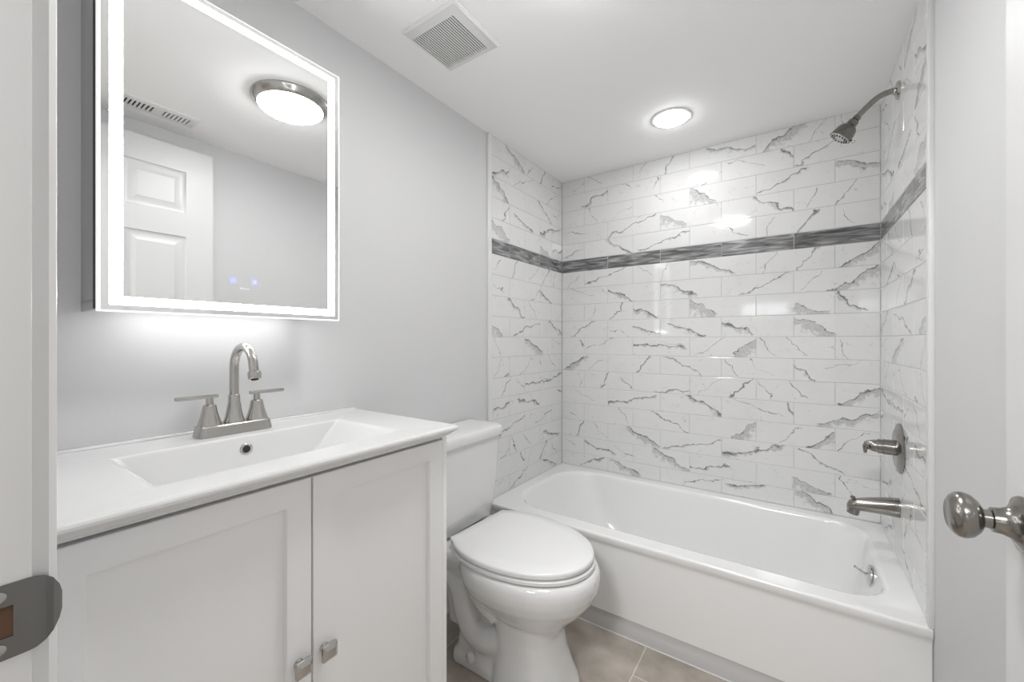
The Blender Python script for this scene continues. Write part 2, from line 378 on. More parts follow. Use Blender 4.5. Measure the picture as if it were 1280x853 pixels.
def tiled(name, width, joints, O, U, Nn, thick, parent=None, table=None, margin=0):
    """O bottom corner on the tile face, U along, Nn out of the wall"""
    O = Vector(O); U = Vector(U); Nn = Vector(Nn); V = Vector((0, 0, 1))
    bm = bmesh.new(); uvl = bm.loops.layers.uv.new('UVMap')
    la = bm.loops.layers.float_color.new('va'); lb = bm.loops.layers.float_color.new('vb'); lw = bm.loops.layers.float_color.new('vw')
    g = .0010; e = .0016; dpt = .0012
    P = lambda u, z, d: O+U*u+V*z+Nn*d
    # grout bed
    vs = [bm.verts.new(P(u, z, d)) for d in (-thick, -dpt) for u, z in ((0, ZRIM-.0), (width, ZRIM-.0), (width, ZC), (0, ZC))]
    for q in ((0, 1, 2, 3), (4, 5, 6, 7), (0, 1, 5, 4), (1, 2, 6, 5), (2, 3, 7, 6), (3, 0, 4, 7)):
        bm.faces.new([vs[i] for i in q]).material_index = 1
    rnd = random.Random(hash(name) % 1000 if False else len(name)*17)
    for rid, z0, z1, typ in tile_rows():
        js = joints[typ]
        for i in range(len(js)-1):
            a, c = js[i]+g, js[i+1]-g; b0, b1 = z0+g, z1-g
            if c-a < .006 or b1-b0 < .006: continue
            # local print coordinates: cut tiles keep the full tile's scale
            if rid == 'S': veins = []
            elif table and rid in table and i < len(table[rid]): veins = table[rid][i]
            else: veins = rnd.choice(POOL)
            tw = c-a; thh = b1-b0
            full = .303
            uo = 0
            if not table and tw < .28: uo = rnd.uniform(0, full-tw)
            sw = tw if table else full
            A = (9, 9, 9.1, 9); Bv = (9, 9, 9.1, 9); w1 = s1 = w2 = 0
            if len(veins) > 0:
                v = veins[0]; A = (v[0]*sw, v[1]*ROW, v[2]*sw, v[3]*ROW); w1, s1 = v[4], v[5]
            if len(veins) > 1:
                v = veins[1]; Bv = (v[0]*sw, v[1]*ROW, v[2]*sw, v[3]*ROW); w2 = v[4]
            seed = rnd.random()
            outer = [(a, b0), (c, b0), (c, b1), (a, b1)]; inner = [(a+e, b0+e), (c-e, b0+e), (c-e, b1-e), (a+e, b1-e)]
            ov = [bm.verts.new(P(u, z, -dpt)) for u, z in outer]; iv = [bm.verts.new(P(u, z, 0)) for u, z in inner]
            faces = [(bm.faces.new(iv), inner)]
            for k in range(4):
                j = (k+1) % 4
                faces.append((bm.faces.new((ov[k], ov[j], iv[j], iv[k])), [outer[k], outer[j], inner[j], inner[k]]))
            for f, co in faces:
                f.material_index = 2 if rid == 'S' else 0
                for lp, (u, z) in zip(f.loops, co):
                    lp[uvl].uv = (u-a+uo, z-b0 if z1-z0 > .09 or rid == 'S' else z-b0)
                    lp[la] = A; lp[lb] = Bv; lp[lw] = (w1, s1, w2, seed)
    o = finish(name, bm, [M['marble'], M['grout'], M['accent']], parent, sharp=10, recalc=True)
    return o
jb = {'full': [W*k/5 for k in range(6)], 'half': [0]+[W*(k+.5)/5 for k in range(5)]+[W]}
wall_back = struct(tiled('wall_back', W, jb, (0, 0, 0), (1, 0, 0), (0, -1, 0), .10, None, BACK))
js = {'full': [0, .154, .464, -YT], 'half': [0, .300, -YT]}
js = {'full': [0, -YT-.586, .464, -YT], 'half': [0, -YT-.44, -YT]}
# distances from the near end: joints measured from the photograph at y = -0.586, -0.276 and -0.44
js = {'full': [0, .154, .464, -YT], 'half': [0, .300, .605, -YT]}
struct(tiled('tile_surround', -YT, js, (0, YT, 0), (0, 1, 0), (1, 0, 0), .006, wall_left))
struct(tiled('tile_surround', -YT, js, (W, YT, 0), (0, 1, 0), (-1, 0, 0), .008, wall_right))
bm = bmesh.new(); box(bm, XL-.12, XR+.12, .0, .12, 0, ZRIM-.0005)
finish('wall_base', bm, M['wall'], wall_back)
# white edge profiles closing the tile
for nm, xa, xb in (('trim_1', XL-.002, .0035), ('trim_2', W-.0035, XR+.002)):
    bm = bmesh.new(); box(bm, xa, xb, YT-.030, YT-.001, ZRIM+.0002, ZC, .003)
    struct(finish(nm, bm, M['trim']))

# --- door frame: jambs, head, stop and casings
bm = bmesh.new()
box(bm, DX0-.018, DX0, YO-.002, YN+.001, 0, 2.12, .0025); box(bm, DX1, DX1+.018, YO-.002, YN+.001, 0, 2.12, .002)
box(bm, DX0-.018, DX1+.018, YO-.002, YN+.001, 2.105, 2.125, .002)
jamb = struct(finish('trim_3', bm, M['trim']))
bm = bmesh.new()   # door stop
box(bm, DX0, DX0+.010, YO+.010, YO+.045, 0, 2.105, .002); box(bm, DX1-.010, DX1, YO+.010, YO+.045, 0, 2.105, .002); box(bm, DX0, DX1, YO+.010, YO+.045, 2.093, 2.105, .002)
finish('stop', bm, M['trim'], jamb)
def casing_bm(x0, sgn):
    b_ = bmesh.new()     # moulded profile in (x, y), extruded up
    prof = [(0, 0), (0, .010), (.004, .0145), (.010, .0155), (.016, .0125), (.040, .0095), (.048, .0135), (.057, .0150), (.057, 0)]
    prism(b_, [(x0+sgn*u, YN+v) for u, v in prof], 'z', 0, 2.17 if False else 2.16); return b_
struct(finish('trim_4', casing_bm(DX0-.006, -1), M['trim']))
bm = bmesh.new(); prism(bm, [(DX1+.006+u, YN+v) for u, v in [(0, 0), (0, .010), (.004, .0145), (.010, .0155), (.026, .0125), (.026, 0)]], 'z', 0, 2.16)
struct(finish('trim_5', bm, M['trim']))
bm = bmesh.new(); box(bm, DX0-.063, DX1+.032, YN, YN+.014, 2.112, 2.172, .003)
struct(finish('trim_6', bm, M['trim']))

# --- the neighbouring room behind the camera (seen only as reflections and as daylight)
HX0, HX1, HY, HZ = -1.2, 2.9, -5.6, 2.5
bm = bmesh.new(); box(bm, HX0, HX1, HY-.3, YO, HZ, HZ+.1); struct(finish('ceiling', bm, M['ceiling']))
bm = bmesh.new(); box(bm, HX0-.1, HX0, HY, YO, 0, HZ); struct(finish('wall_hall_left', bm, M['trim']))
bm = bmesh.new(); box(bm, HX1, HX1+.1, HY, YO, 0, HZ); struct(finish('wall_hall_right', bm, M['trim']))
WX0, WX1, WZ0, WZ1 = .45, 1.18, 1.55, 1.83
bm = bmesh.new()
box(bm, HX0, WX0, HY-.1, HY, 0, HZ); box(bm, WX1, HX1, HY-.1, HY, 0, HZ); box(bm, WX0, WX1, HY-.1, HY, 0, WZ0); box(bm, WX0, WX1, HY-.1, HY, WZ1, HZ)
struct(finish('wall_hall_far', bm, M['trim']))
bm = bmesh.new()
for a in (WX0, (WX0+WX1)/2-.02, WX1-.04): box(bm, a, a+.04, HY-.09, HY-.04, WZ0, WZ1, .003)
box(bm, WX0, WX1, HY-.09, HY-.04, WZ0, WZ0+.04, .003); box(bm, WX0, WX1, HY-.09, HY-.04, WZ1-.04, WZ1, .003)
struct(finish('window_1', bm, M['trim']))

# ---------------------------------------------------------------- bathtub
tub = thing('bathtub', 'white alcove bathtub with flat apron along the marble tiled wall', 'bathtub', (W/2, YT/2, 0))
bm = bmesh.new()
Y0 = -.770
def ol(z, inset, r=.004): return rrect(XL+.0005, XR-.0005, Y0+inset, -.0005, r, z, 6)
loops = [ol(.079, .045), ol(.079, .016), ol(.081, .012), ol(.20, .011), ol(.345, .010), ol(.358, .005), ol(.368, .0), ol(.381, .0), ol(.3865, .0018), ol(.3892, .005), ol(.3898, .010)]
R4 = (.17, .13, .13, .20)
def il(x0, x1, y0, y1, z, k=1.0): return rrect(x0, x1, y0, y1, tuple(q*k for q in R4), z, 6)
loops += [il(.058, 1.470, -.700, -.052, .390), il(.066, 1.464, -.693, -.058, .3885), il(.074, 1.458, -.687, -.064, .383), il(.080, 1.454, -.682, -.069, .372),
          il(.105, 1.447, -.672, -.080, .32), il(.150, 1.436, -.660, -.092, .24), il(.215, 1.420, -.645, -.108, .15), il(.262, 1.400, -.628, -.125, .095, .95),
          il(.310, 1.365, -.600, -.152, .068, .85), il(.38, 1.31, -.55, -.20, .060, .7)]
loft(bm, loops, cap0=False)
ts = finish('tub_shell', bm, M['tub'], tub, sharp=40)
wn = ts.modifiers.new('normals', 'WEIGHTED_NORMAL'); wn.keep_sharp = True; wn.weight = 70
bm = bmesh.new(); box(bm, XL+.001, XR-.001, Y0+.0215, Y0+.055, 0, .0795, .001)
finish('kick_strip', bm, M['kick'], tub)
bm = bmesh.new(); box(bm, XL+.001, XR-.001, Y0+.0175, Y0+.0225, 0, .003, .001)
finish('caulk_line', bm, M['caulk'], tub)
bm = bmesh.new(); lathe(bm, (1.27, -.375, .0605), (0, 0, 1), [(0, .034), (.002, .034), (.004, .030), (.003, .022), (.010, .020), (.012, .016)], 28)
finish('drain', bm, M['chrome'], tub)
bm = bmesh.new(); ax = Vector((-1, 0, .08)).normalized(); oc = Vector((1.4465, -.385, .327))
lathe(bm, oc, ax, [(0, .036), (.005, .036), (.010, .031), (.013, .020), (.0135, 0)], 32)
ofp = finish('overflow_plate', bm, M['chrome'], tub)
bm = bmesh.new(); tube(bm, [oc+ax*.010, oc+ax*.024+Vector((0, -.004, .006)), oc+ax*.046+Vector((0, -.010, .020))], [.0045, .0038, .0045], 10)
finish('trip_lever', bm, M['chrome'], ofp)

# ---------------------------------------------------------------- shower fittings
YS = -.372
sh = thing('wall_shower', 'dark nickel shower head on a curved arm high on right tiled wall', 'shower head', (W, YS, 2.056))
bm = bmesh.new(); lathe(bm, (W, YS, 2.056), (-1, 0, 0), [(0, .031), (.003, .031), (.008, .027), (.012, .014), (.016, .0125)], 32)
finish('flange', bm, M['nickel'], sh)
arm = smooth_path([(W-.002, YS, 2.056), (1.500, YS, 2.058), (1.470, YS, 2.050), (1.440, YS, 2.026), (1.405, YS, 1.990)], 6)
bm = bmesh.new(); tube(bm, arm, .0098, 18)
finish('shower_arm', bm, M['dnickel'], sh)
hd = Vector((-.62, 0, -.78)).normalized(); h0 = Vector((1.413, YS, 1.998))
bm = bmesh.new()
lathe(bm, h0, hd, [(0, .0095), (.002, .0125), (.013, .0125), (.015, .0105), (.018, .0105), (.0185, .0165), (.034, .0175), (.036, .0195), (.041, .0255), (.048, .0302), (.058, .0334), (.072, .0355), (.082, .0368), (.0845, .0368), (.085, .0335)], 36)
hb = finish('head_body', bm, M['head'], sh)
bm = bmesh.new(); lathe(bm, h0+hd*.0835, hd, [(0, .0332), (.003, .0325), (.0042, .0)], 32)
fp = finish('spray_face', bm, M['alu'], hb)
bm = bmesh.new(); s_, u_ = frame_of(hd)
for rr, cnt in ((.0270, 16), (.0200, 12)):
    for k in range(cnt):
        a = 2*PI*k/cnt; c = h0+hd*.0862+(s_*math.cos(a)+u_*math.sin(a))*rr
        lathe(bm, c, hd, [(-.002, .0030), (.0022, .0026), (.0026, .0)], 8)
finish('spray_nozzles', bm, M['dark'], hb)
bm = bmesh.new(); kk = (Vector((.83, 0, -.55))).normalized()
tube(bm, [h0+hd*.080+kk*.033, h0+hd*.082+kk*.042, h0+hd*.083+kk*.049], [.0032, .0035, .0055], 10)
finish('spray_lever', bm, M['dnickel'], hb)

YV = -.388
va = thing('shower_valve', 'round nickel shower valve with stubby lever on right tiled wall', 'shower valve', (W, YV, .797))
bm = bmesh.new(); lathe(bm, (W, YV, .797), (-1, 0, 0), [(0, .086), (.003, .087), (.006, .084), (.008, .074), (.0125, .066), (.0135, .030), (.014, 0)], 48)
finish('escutcheon', bm, M['dnickel'], va)
bm = bmesh.new(); lathe(bm, (W-.010, YV, .797), (-1, 0, 0), [(0, .027), (.036, .0265), (.0365, .0240), (.040, .0240), (.0405, .0255), (.050, .0250)], 32)
finish('sleeve', bm, M['dnickel'], va)
bm = bmesh.new()
lathe(bm, (W-.060, YV, .797), (-1, 0, 0), [(-.003, .021), (.008, .0215), (.018, .019), (.026, .014), (.030, .006), (.031, 0)], 28)
tube(bm, [(W-.078, YV, .803), (W-.088, YV, .800), (W-.093, YV, .790), (W-.093, YV, .776), (W-.093, YV, .768)], [.013, .0115, .008, .0055, .0045], 14, scale=(1.3, 1))
hv = finish('lever_handle', bm, M['dnickel'], va)
bm = bmesh.new(); lathe(bm, (W-.078, YV-.0135, .795), (0, -1, 0), [(0, .0070), (.004, .0070), (.0045, 0)], 18)
finish('set_screw', bm, M['dark'], hv)

sp = thing('tub_spout', 'nickel tub spout with pull up diverter above the tub drain end', 'spout', (W, YS, .583))
bm = bmesh.new()
secs = [(W, .584, .0300, .0325), (W-.012, .584, .0300, .0320), (W-.050, .581, .0275, .0285), (W-.090, .576, .0250, .0240), (W-.115, .571, .0235, .0215), (W-.130, .566, .0215, .0200), (W-.139, .561, .0165, .0165), (W-.143, .558, .008, .009)]
loops = []
for x, z, ry, rz in secs:
    loops.append([Vector((x, YS+ry*math.copysign(abs(math.cos(a))**.8, math.cos(a)), z+rz*math.copysign(abs(math.sin(a))**.8, math.sin(a)))) for a in [2*PI*k/28 for k in range(28)]])
loft(bm, loops)
lathe(bm, (W-.122, YS, .562), (-.18, 0, -1), [(-.006, .0185), (.018, .0180), (.027, .0175), (.0275, .013), (.020, .012)], 24, cap1=True)
finish('spout_body', bm, M['dnickel'], sp)
bm = bmesh.new(); lathe(bm, (W-.126, YS, .582), (0, 0, 1), [(0, .0035), (.010, .0035), (.0105, .0075), (.017, .0070), (.019, .0)], 18)
finish('diverter_knob', bm, M['dnickel'], sp)

# ---------------------------------------------------------------- toilet
YC = -1.105
to = thing('toilet', 'white two piece toilet with closed lid between vanity and bathtub', 'toilet', (.35, YC, 0))
def egg(x0, x1, hw, z, n=48, pb=2.6, pf=2.05, split=.42, yc=YC, rot=0.0):
    """bowl outline: squarer at the back (x0), rounder to the front (x1)"""
    xm = x0+(x1-x0)*split; out = []
    for k in range(n):
        a = 2*PI*k/n; c, s = math.cos(a), math.sin(a)
        p = pf if c > 0 else pb
        L = (x1-xm) if c > 0 else (xm-x0)
        x = xm+L*math.copysign(abs(c)**(2/p), c); y = hw*math.copysign(abs(s)**(2/p), s)
        dx, dy = x-.2, y
        out.append(Vector((.2+dx*math.cos(rot)-dy*math.sin(rot), yc+dx*math.sin(rot)+dy*math.cos(rot), z)))
    return out
ROT = math.radians(-3.0)
bm = bmesh.new()
# bowl
E = lambda x0, x1, hw, z, **k: egg(x0, x1, hw, z, rot=ROT, **k)
loft(bm, [E(.40, .58, .085, .20), E(.36, .60, .105, .232), E(.30, .628, .138, .262), E(.255, .662, .170, .298), E(.235, .690, .194, .335), E(.228, .703, .206, .366), E(.226, .708, .209, .392), E(.227, .706, .208, .412), E(.231, .700, .203, .424), E(.240, .690, .195, .429)])
# shelf under the tank
loft(bm, [rrect(.03, .30, YC-.10, YC+.10, .04, .30), rrect(.01, .30, YC-.145, YC+.145, .05, .36), rrect(.005, .30, YC-.165, YC+.165, .05, .40), rrect(.008, .30, YC-.165, YC+.165, .05, .425), rrect(.02, .29, YC-.155, YC+.155, .05, .431)])
# front column
P_ = lambda x0, x1, hw, z: egg(x0, x1, hw, z, pb=3.2, pf=2.6, split=.5, rot=ROT)
loft(bm, [P_(.345, .632, .134, .0), P_(.347, .626, .131, .02), P_(.352, .606, .122, .06), P_(.355, .584, .110, .12), P_(.355, .572, .105, .18), P_(.35, .572, .106, .225), P_(.36, .585, .105, .27)])
# foot
loft(bm, [rrect(.165, .52, YC-.118, YC+.118, .045, .0), rrect(.168, .52, YC-.115, YC+.115, .045, .028), rrect(.180, .52, YC-.104, YC+.104, .04, .045), rrect(.185, .50, YC-.095, YC+.095, .04, .105), rrect(.20, .48, YC-.075, YC+.075, .04, .125)])
# spine and trapway, both sides
loft(bm, [rrect(.10, .40, YC-.055, YC+.055, .03, .08), rrect(.08, .45, YC-.06, YC+.06, .03, .25), rrect(.05, .45, YC-.09, YC+.09, .03, .36)])
for s in (-1, 1):
    pts = smooth_path([(.40, YC+s*.060, .150), (.335, YC+s*.072, .110), (.265, YC+s*.078, .120), (.222, YC+s*.078, .185), (.200, YC+s*.075, .255), (.150, YC+s*.07, .300), (.09, YC+s*.06, .33)], 6)
    tube(bm, pts, .046, 18)
    pts = smooth_path([(.30, YC+s*.125, .375), (.285, YC+s*.112, .315), (.315, YC+s*.098, .255), (.375, YC+s*.090, .215)], 6)
    tube(bm, pts, .030, 14)
bowl = finish('bowl', bm, M['ceramic'], to, sharp=60)
rm = bowl.modifiers.new('blend', 'REMESH'); rm.mode = 'VOXEL'; rm.voxel_size = .0055; rm.use_smooth_shade = True
smd = bowl.modifiers.new('soften', 'SMOOTH'); smd.factor = .5; smd.iterations = 7
bm = bmesh.new(); lathe(bm, (.275, YC-.112, .040), (0, -.25, 1), [(0, .0165), (.016, .0155), (.024, .011), (.027, 0)], 22)
finish('bolt_cap', bm, M['ceramic'], to)
bm = bmesh.new(); lathe(bm, (.275, YC+.112, .040), (0, .25, 1), [(0, .0165), (.016, .0155), (.024, .011), (.027, 0)], 22)
finish('bolt_cap', bm, M['ceramic'], to)
# tank: bowed front, tapering down
def tank_loop(x0, x1, hw, z, bow=.022, r=.05, n=10):
    pts = rrect(x0, x1, YC-hw, YC+hw, (.012, r, r, .012), z, n)
    return [Vector((p.x - (bow*((p.y-YC)/hw)**2 if p.x > x1-r-.002 else 0), p.y, p.z)) for p in pts]
bm = bmesh.new()
loft(bm, [tank_loop(.015, .165, .150, .432), tank_loop(.010, .185, .172, .450), tank_loop(.006, .193, .180, .500), tank_loop(.004, .200, .194, .62), tank_loop(.002, .205, .203, .74), tank_loop(.002, .206, .204, .776)])
finish('tank', bm, M['ceramic'], to, sharp=50)
bm = bmesh.new()
loft(bm, [tank_loop(.001, .207, .206, .777), tank_loop(.000, .216, .214, .779), tank_loop(.000, .218, .216, .790), tank_loop(.000, .217, .215, .808), tank_loop(.001, .212, .211, .815), tank_loop(.004, .203, .202, .8185), tank_loop(.03, .17, .16, .8205)])
finish('tank_lid', bm, M['ceramic'], to, sharp=50)
bm = bmesh.new()
def S_(x0, x1, hw, z, n=64):
    """lid outline: an oval whose rear is cut off straight at x0"""
    xm = .395; out = []
    for k in range(n):
        a = 2*PI*k/n; c, s_ = math.cos(a), math.sin(a)
        L = (x1-xm) if c > 0 else .238; p = 2.05 if c > 0 else 2.15
        x = max(xm+L*math.copysign(abs(c)**(2/p), c), x0+.010*(s_**4)); y = hw*math.copysign(abs(s_)**(2/p), s_)
        if x <= x0+.011 and c < 0: x = x0
        dx = x-.2
        out.append(Vector((.2+dx*math.cos(ROT)-y*math.sin(ROT), YC+dx*math.sin(ROT)+y*math.cos(ROT), z)))
    return out
loft(bm, [S_(.222, .684, .197, .4315), S_(.217, .691, .204, .4350), S_(.217, .691, .204, .4445), S_(.220, .688, .201, .4470), S_(.224, .674, .188, .4475)])
finish('seat', bm, M['seat'], to, sharp=45)
bm = bmesh.new()
loft(bm, [S_(.228, .672, .190, .4505), S_(.214, .683, .200, .4512), S_(.211, .687, .204, .4545), S_(.211, .688, .2045, .4640), S_(.2125, .6865, .203, .4685), S_(.217, .681, .198, .4715), S_(.25, .63, .15, .4725)])
finish('lid', bm, M['seat'], to, sharp=45)
for s in (-1, 1):
    bm = bmesh.new(); box(bm, .192, .232, YC+s*.075-.022, YC+s*.075+.022, .429, .456, .006, 3)
    finish('hinge', bm, M['seat'], to)

# ---------------------------------------------------------------- vanity
VY0, VY1, VX = -2.268, -1.519, .427   # carcass
va_ = thing('vanity_cabinet', 'white two door shaker vanity cabinet under the long sink top', 'vanity cabinet', (.22, (VY0+VY1)/2, 0))
bm = bmesh.new()
box(bm, XL+.001, VX+.018, VY1-.016, VY1, .0, .9240, .001); box(bm, XL+.001, VX+.018, VY0, VY0+.016, .0, .9240, .001)
box(bm, XL+.001, VX, VY0, VY1, .10, .118); box(bm, XL+.001, XL+.008, VY0, VY1, .10, .80)
box(bm, VX-.060, VX-.044, VY0, VY1, .0, .10)
box(bm, VX-.02, VX+.016, VY0+.016, VY1-.016, .9130, .9238, .001)
finish('carcass', bm, M['cab'], va_)
YD = -1.8945
def shaker(y0, y1, z0, z1):
    b_ = bmesh.new(); st = .046; rc = .012; xf = VX+.020; xb = VX+.001
    def loop(y0, y1, z0, z1, x): return [Vector((x, y0, z0)), Vector((x, y1, z0)), Vector((x, y1, z1)), Vector((x, y0, z1))]
    c = .0012
    loft(b_, [loop(y0, y1, z0, z1, xb), loop(y0, y1, z0, z1, xf-c), loop(y0+c, y1-c, z0+c, z1-c, xf),
              loop(y0+st, y1-st, z0+st, z1-st, xf), loop(y0+st+.0005, y1-st-.0005, z0+st+.0005, z1-st-.0005, xf-.001), loop(y0+st+.0012, y1-st-.0012, z0+st+.0012, z1-st-.0012, xf-rc)])
    return b_
def cab_knob(y, z, parent):
    b_ = bmesh.new(); x0 = VX+.0195
    lathe(b_, (x0, y, z), (1, 0, 0), [(0, .009), (.002, .009), (.004, .0065), (.013, .0065)], 18)
    sq = lambda h, x, r: [Vector((x, y+p.x, z+p.y)) for p in rrect(-h, h, -h, h, r, 0, 4)]
    loft(b_, [sq(.0085, x0+.0105, .003), sq(.0130, x0+.0135, .003), sq(.0155, x0+.018, .003), sq(.0160, x0+.021, .003), sq(.0150, x0+.0235, .003), sq(.0085, x0+.0285, .002), sq(.0078, x0+.0290, .002)])
    return finish('knob', b_, M['nickel'], parent, sharp=30)
d1 = finish('cabinet_door', shaker(VY0+.018, YD-.0018, .105, .9090), M['cab'], va_)
cab_knob(-1.922, .563, d1)
d2 = finish('cabinet_door', shaker(YD+.0018, VY1-.0175, .105, .9090), M['cab'], va_)
cab_knob(-1.871, .563, d2)

ZT = .949
top = thing('sink_countertop', 'white one piece ceramic sink top with wide rectangular basin', 'sink', (.22, (VY0+VY1)/2, ZT))
CX1, CY0, CY1 = .486, -2.274, -1.509
bm = bmesh.new()
n = 5
ot = lambda i, z: rrect(XL+.0005, CX1-i, CY0+i, CY1-i, (.003, .012, .012, .003), z, n)
bs = lambda x0, x1, y0, y1, r, z: rrect(x0, x1, y0, y1, r, z, n)
loops = [ot(.032, .9243), ot(.0215, .9243), ot(.0185, .9255), ot(.0025, .9370), ot(.0, .9395), ot(.0, .9435), ot(.002, .9465), ot(.006, .949), ot(.012, .9492),
         bs(.143, .4085, -2.128, -1.640, .010, .9488), bs(.148, .404, -2.121, -1.650, .008, .9470), bs(.151, .401, -2.115, -1.660, .008, .9425),
         bs(.156, .396, -2.098, -1.690, .010, .915), bs(.160, .392, -2.076, -1.722, .012, .886), bs(.168, .384, -2.050, -1.752, .016, .862), bs(.20, .355, -2.005, -1.80, .02, .852)]
loft(bm, loops, cap0=False)
bt = finish('basin_top', bm, M['ceramic'], top, sharp=24)
wn = bt.modifiers.new('normals', 'WEIGHTED_NORMAL'); wn.keep_sharp = True; wn.weight = 100
bm = bmesh.new(); box(bm, XL, .026, CY0+.002, CY1-.002, .948, .9525, .0018)
finish('back_ledge', bm, M['ceramic'], top)
bm = bmesh.new(); lathe(bm, (.1535, -1.892, .918), (1, 0, .14), [(0, .0135), (.0035, .0135), (.0045, .0115), (.0035, .0085), (.0, .0085)], 28, cap0=False, cap1=False)
lathe(bm, (.1535, -1.892, .918), (1, 0, .14), [(.0030, .0092), (.0034, 0)], 24, mat=1)
finish('overflow_ring', bm, [M['nickel'], M['dark']], top)
bm = bmesh.new(); lathe(bm, (.265, -1.895, .8522), (0, 0, 1), [(0, .030), (.0025, .030), (.003, .024), (.007, .022), (.008, 0)], 28)
finish('drain', bm, M['nickel'], top)

FY, FX = -1.889, .082
fa = thing('sink_faucet', 'brushed nickel gooseneck faucet with two lever handles on sink top', 'faucet', (FX, FY, ZT))
Z0 = ZT+.0004
bm = bmesh.new()
loft(bm, [rrect(FX-.029, FX+.029, FY-.080, FY+.080, .014, Z0), rrect(FX-.0285, FX+.0285, FY-.0795, FY+.0795, .014, Z0+.004), rrect(FX-.0265, FX+.0265, FY-.0765, FY+.0765, .013, Z0+.0225), rrect(FX-.0245, FX+.0245, FY-.0745, FY+.0745, .012, Z0+.0250)])
finish('base_plate', bm, M['nickel'], fa, sharp=30)
bm = bmesh.new()
lathe(bm, (FX, FY, Z0+.0245), (0, 0, 1), [(0, .0225), (.003, .0225), (.012, .0195), (.030, .0158), (.050, .0130), (.066, .0122), (.068, .0110)], 32)
path = [(FX, FY, Z0+.085), (FX, FY, Z0+.130), (FX+.002, FY, Z0+.160)]
cz, R = Z0+.158, .052
path = [(FX, FY, Z0+.085), (FX, FY, Z0+.125)] + [(FX+R-R*math.cos(a), FY, cz+R*math.sin(a)) for a in [PI*k/18 for k in range(0, 17)]]
path += [(path[-1][0]+.0035, FY, path[-1][2]-.014), (path[-1][0]+.006, FY, path[-1][2]-.026)]
tube(bm, path, .0100, 20)
pe = Vector(path[-1]); dd = (Vector(path[-1])-Vector(path[-2])).normalized()
lathe(bm, pe-dd*.004, dd, [(0, .0100), (.001, .0128), (.004, .0136), (.016, .0134), (.018, .0120), (.0185, .008), (.014, .0075)], 28)
spt = finish('spout', bm, M['nickel'], fa)
bm = bmesh.new(); lathe(bm, pe+dd*.011, dd, [(0, .0078), (.006, .0074), (.007, 0)], 18)
finish('aerator', bm, M['dark'], spt)
for s in (-1, 1):
    bm = bmesh.new(); hy = FY+s*.0515
    lathe(bm, (FX, hy, Z0+.0245), (0, 0, 1), [(0, .0245), (.003, .0242), (.014, .0205), (.030, .0163), (.043, .0140), (.0475, .0132), (.049, .0110), (.0495, .0078), (.066, .0075)], 32)
    hn = finish('handle', bm, M['nickel'], fa)
    bm = bmesh.new(); y0, y1 = sorted((hy-s*.017, hy+s*.066)); box(bm, FX-.0065, FX+.0065, y0, y1, Z0+.088, Z0+.0965, .0022, 2)
    finish('lever', bm, M['nickel'], hn)

# ---------------------------------------------------------------- mirror cabinet
mc = thing('mirror_cabinet', 'lit medicine cabinet with white light border on its mirror door', 'mirror cabinet', (XL, -1.89, 1.23))
MY0, MY1, MZ0, MZ1, MX = -2.139, -1.6405, 1.2305, 1.936, .138
bm = bmesh.new()
box(bm, XL+.0005, .1165, -2.1385, -1.690, 1.252, 1.932, .001)
box(bm, .1135, .1165, -2.1385, -1.690, 1.2345, 1.254); box(bm, XL+.0005, .1165, -2.1385, -2.1355, 1.2345, 1.254); box(bm, XL+.0005, .1165, -1.693, -1.690, 1.2345, 1.254)
cb = finish('cabinet_body', bm, M['alu'], mc)
bm = bmesh.new(); box(bm, .030, .098, -2.09, -1.72, 1.2490, 1.2525)
finish('under_light', bm, M['under'], cb)
bm = bmesh.new(); box(bm, .100, .1225, -2.1388, -1.693, 1.2365, 1.930)
finish('door_gasket', bm, M['dark'], cb)
bm = bmesh.new(); box(bm, .1225, MX-.0008, MY0, MY1, MZ0, MZ1, .0008, 1)
md = finish('mirror_door', bm, M['edge'], mc)
ms = .0160; mw = .0195
bm = bmesh.new()
def ring(bm, i0, i1, x):
    lp = lambda i: [Vector((x, MY0+i, MZ0+i*.85)), Vector((x, MY1-i, MZ0+i*.85)), Vector((x, MY1-i, MZ1-i*.85)), Vector((x, MY0+i, MZ1-i*.85))]
    loft(bm, [lp(i0), lp(i1)], False, False)
ring(bm, .0042, ms, MX)
x = MX; i = ms+mw
f = bm.faces.new([bm.verts.new(p) for p in (Vector((x, MY0+i, MZ0+i*.85)), Vector((x, MY1-i, MZ0+i*.85)), Vector((x, MY1-i, MZ1-i*.85)), Vector((x, MY0+i, MZ1-i*.85)))])
finish('mirror_glass', bm, M['mirror'], md)
bm = bmesh.new(); ring(bm, ms, ms+mw, MX-.0004)
finish('light_strip', bm, M['strip'], md)
def icon(y, z, kind):
    b_ = bmesh.new(); x = MX+.0002; h = .0072
    box(b_, MX-.0002, x, y-h, y+h, z-h, z+h)
    o_ = finish('touch_button', b_, M['blue'], md)
    b2 = bmesh.new()
    if kind == 0:
        for k in (-1, 0, 1): box(b2, MX-.0002, x+.0003, y-.0045, y+.0045, z+k*.0032-.0006, z+k*.0032+.0006)
    else:
        lathe(b2, (x, y, z), (1, 0, 0), [(0, .0042), (.0003, .0042)], 16); 
    finish('symbol', b2, M['palewhite'], o_)
icon(-1.9125, 1.316, 0); icon(-1.8665, 1.316, 1)
bm = bmesh.new()
for k, hgt in enumerate((.0040, .0026, .0038, .0026, .0026, .0026)):
    box(bm, MX-.0002, MX+.0003, -1.8985+k*.0034, -1.8985+k*.0034+.0026, 1.2965, 1.2965+hgt)
finish('maker_mark', bm, M['palewhite'], md)

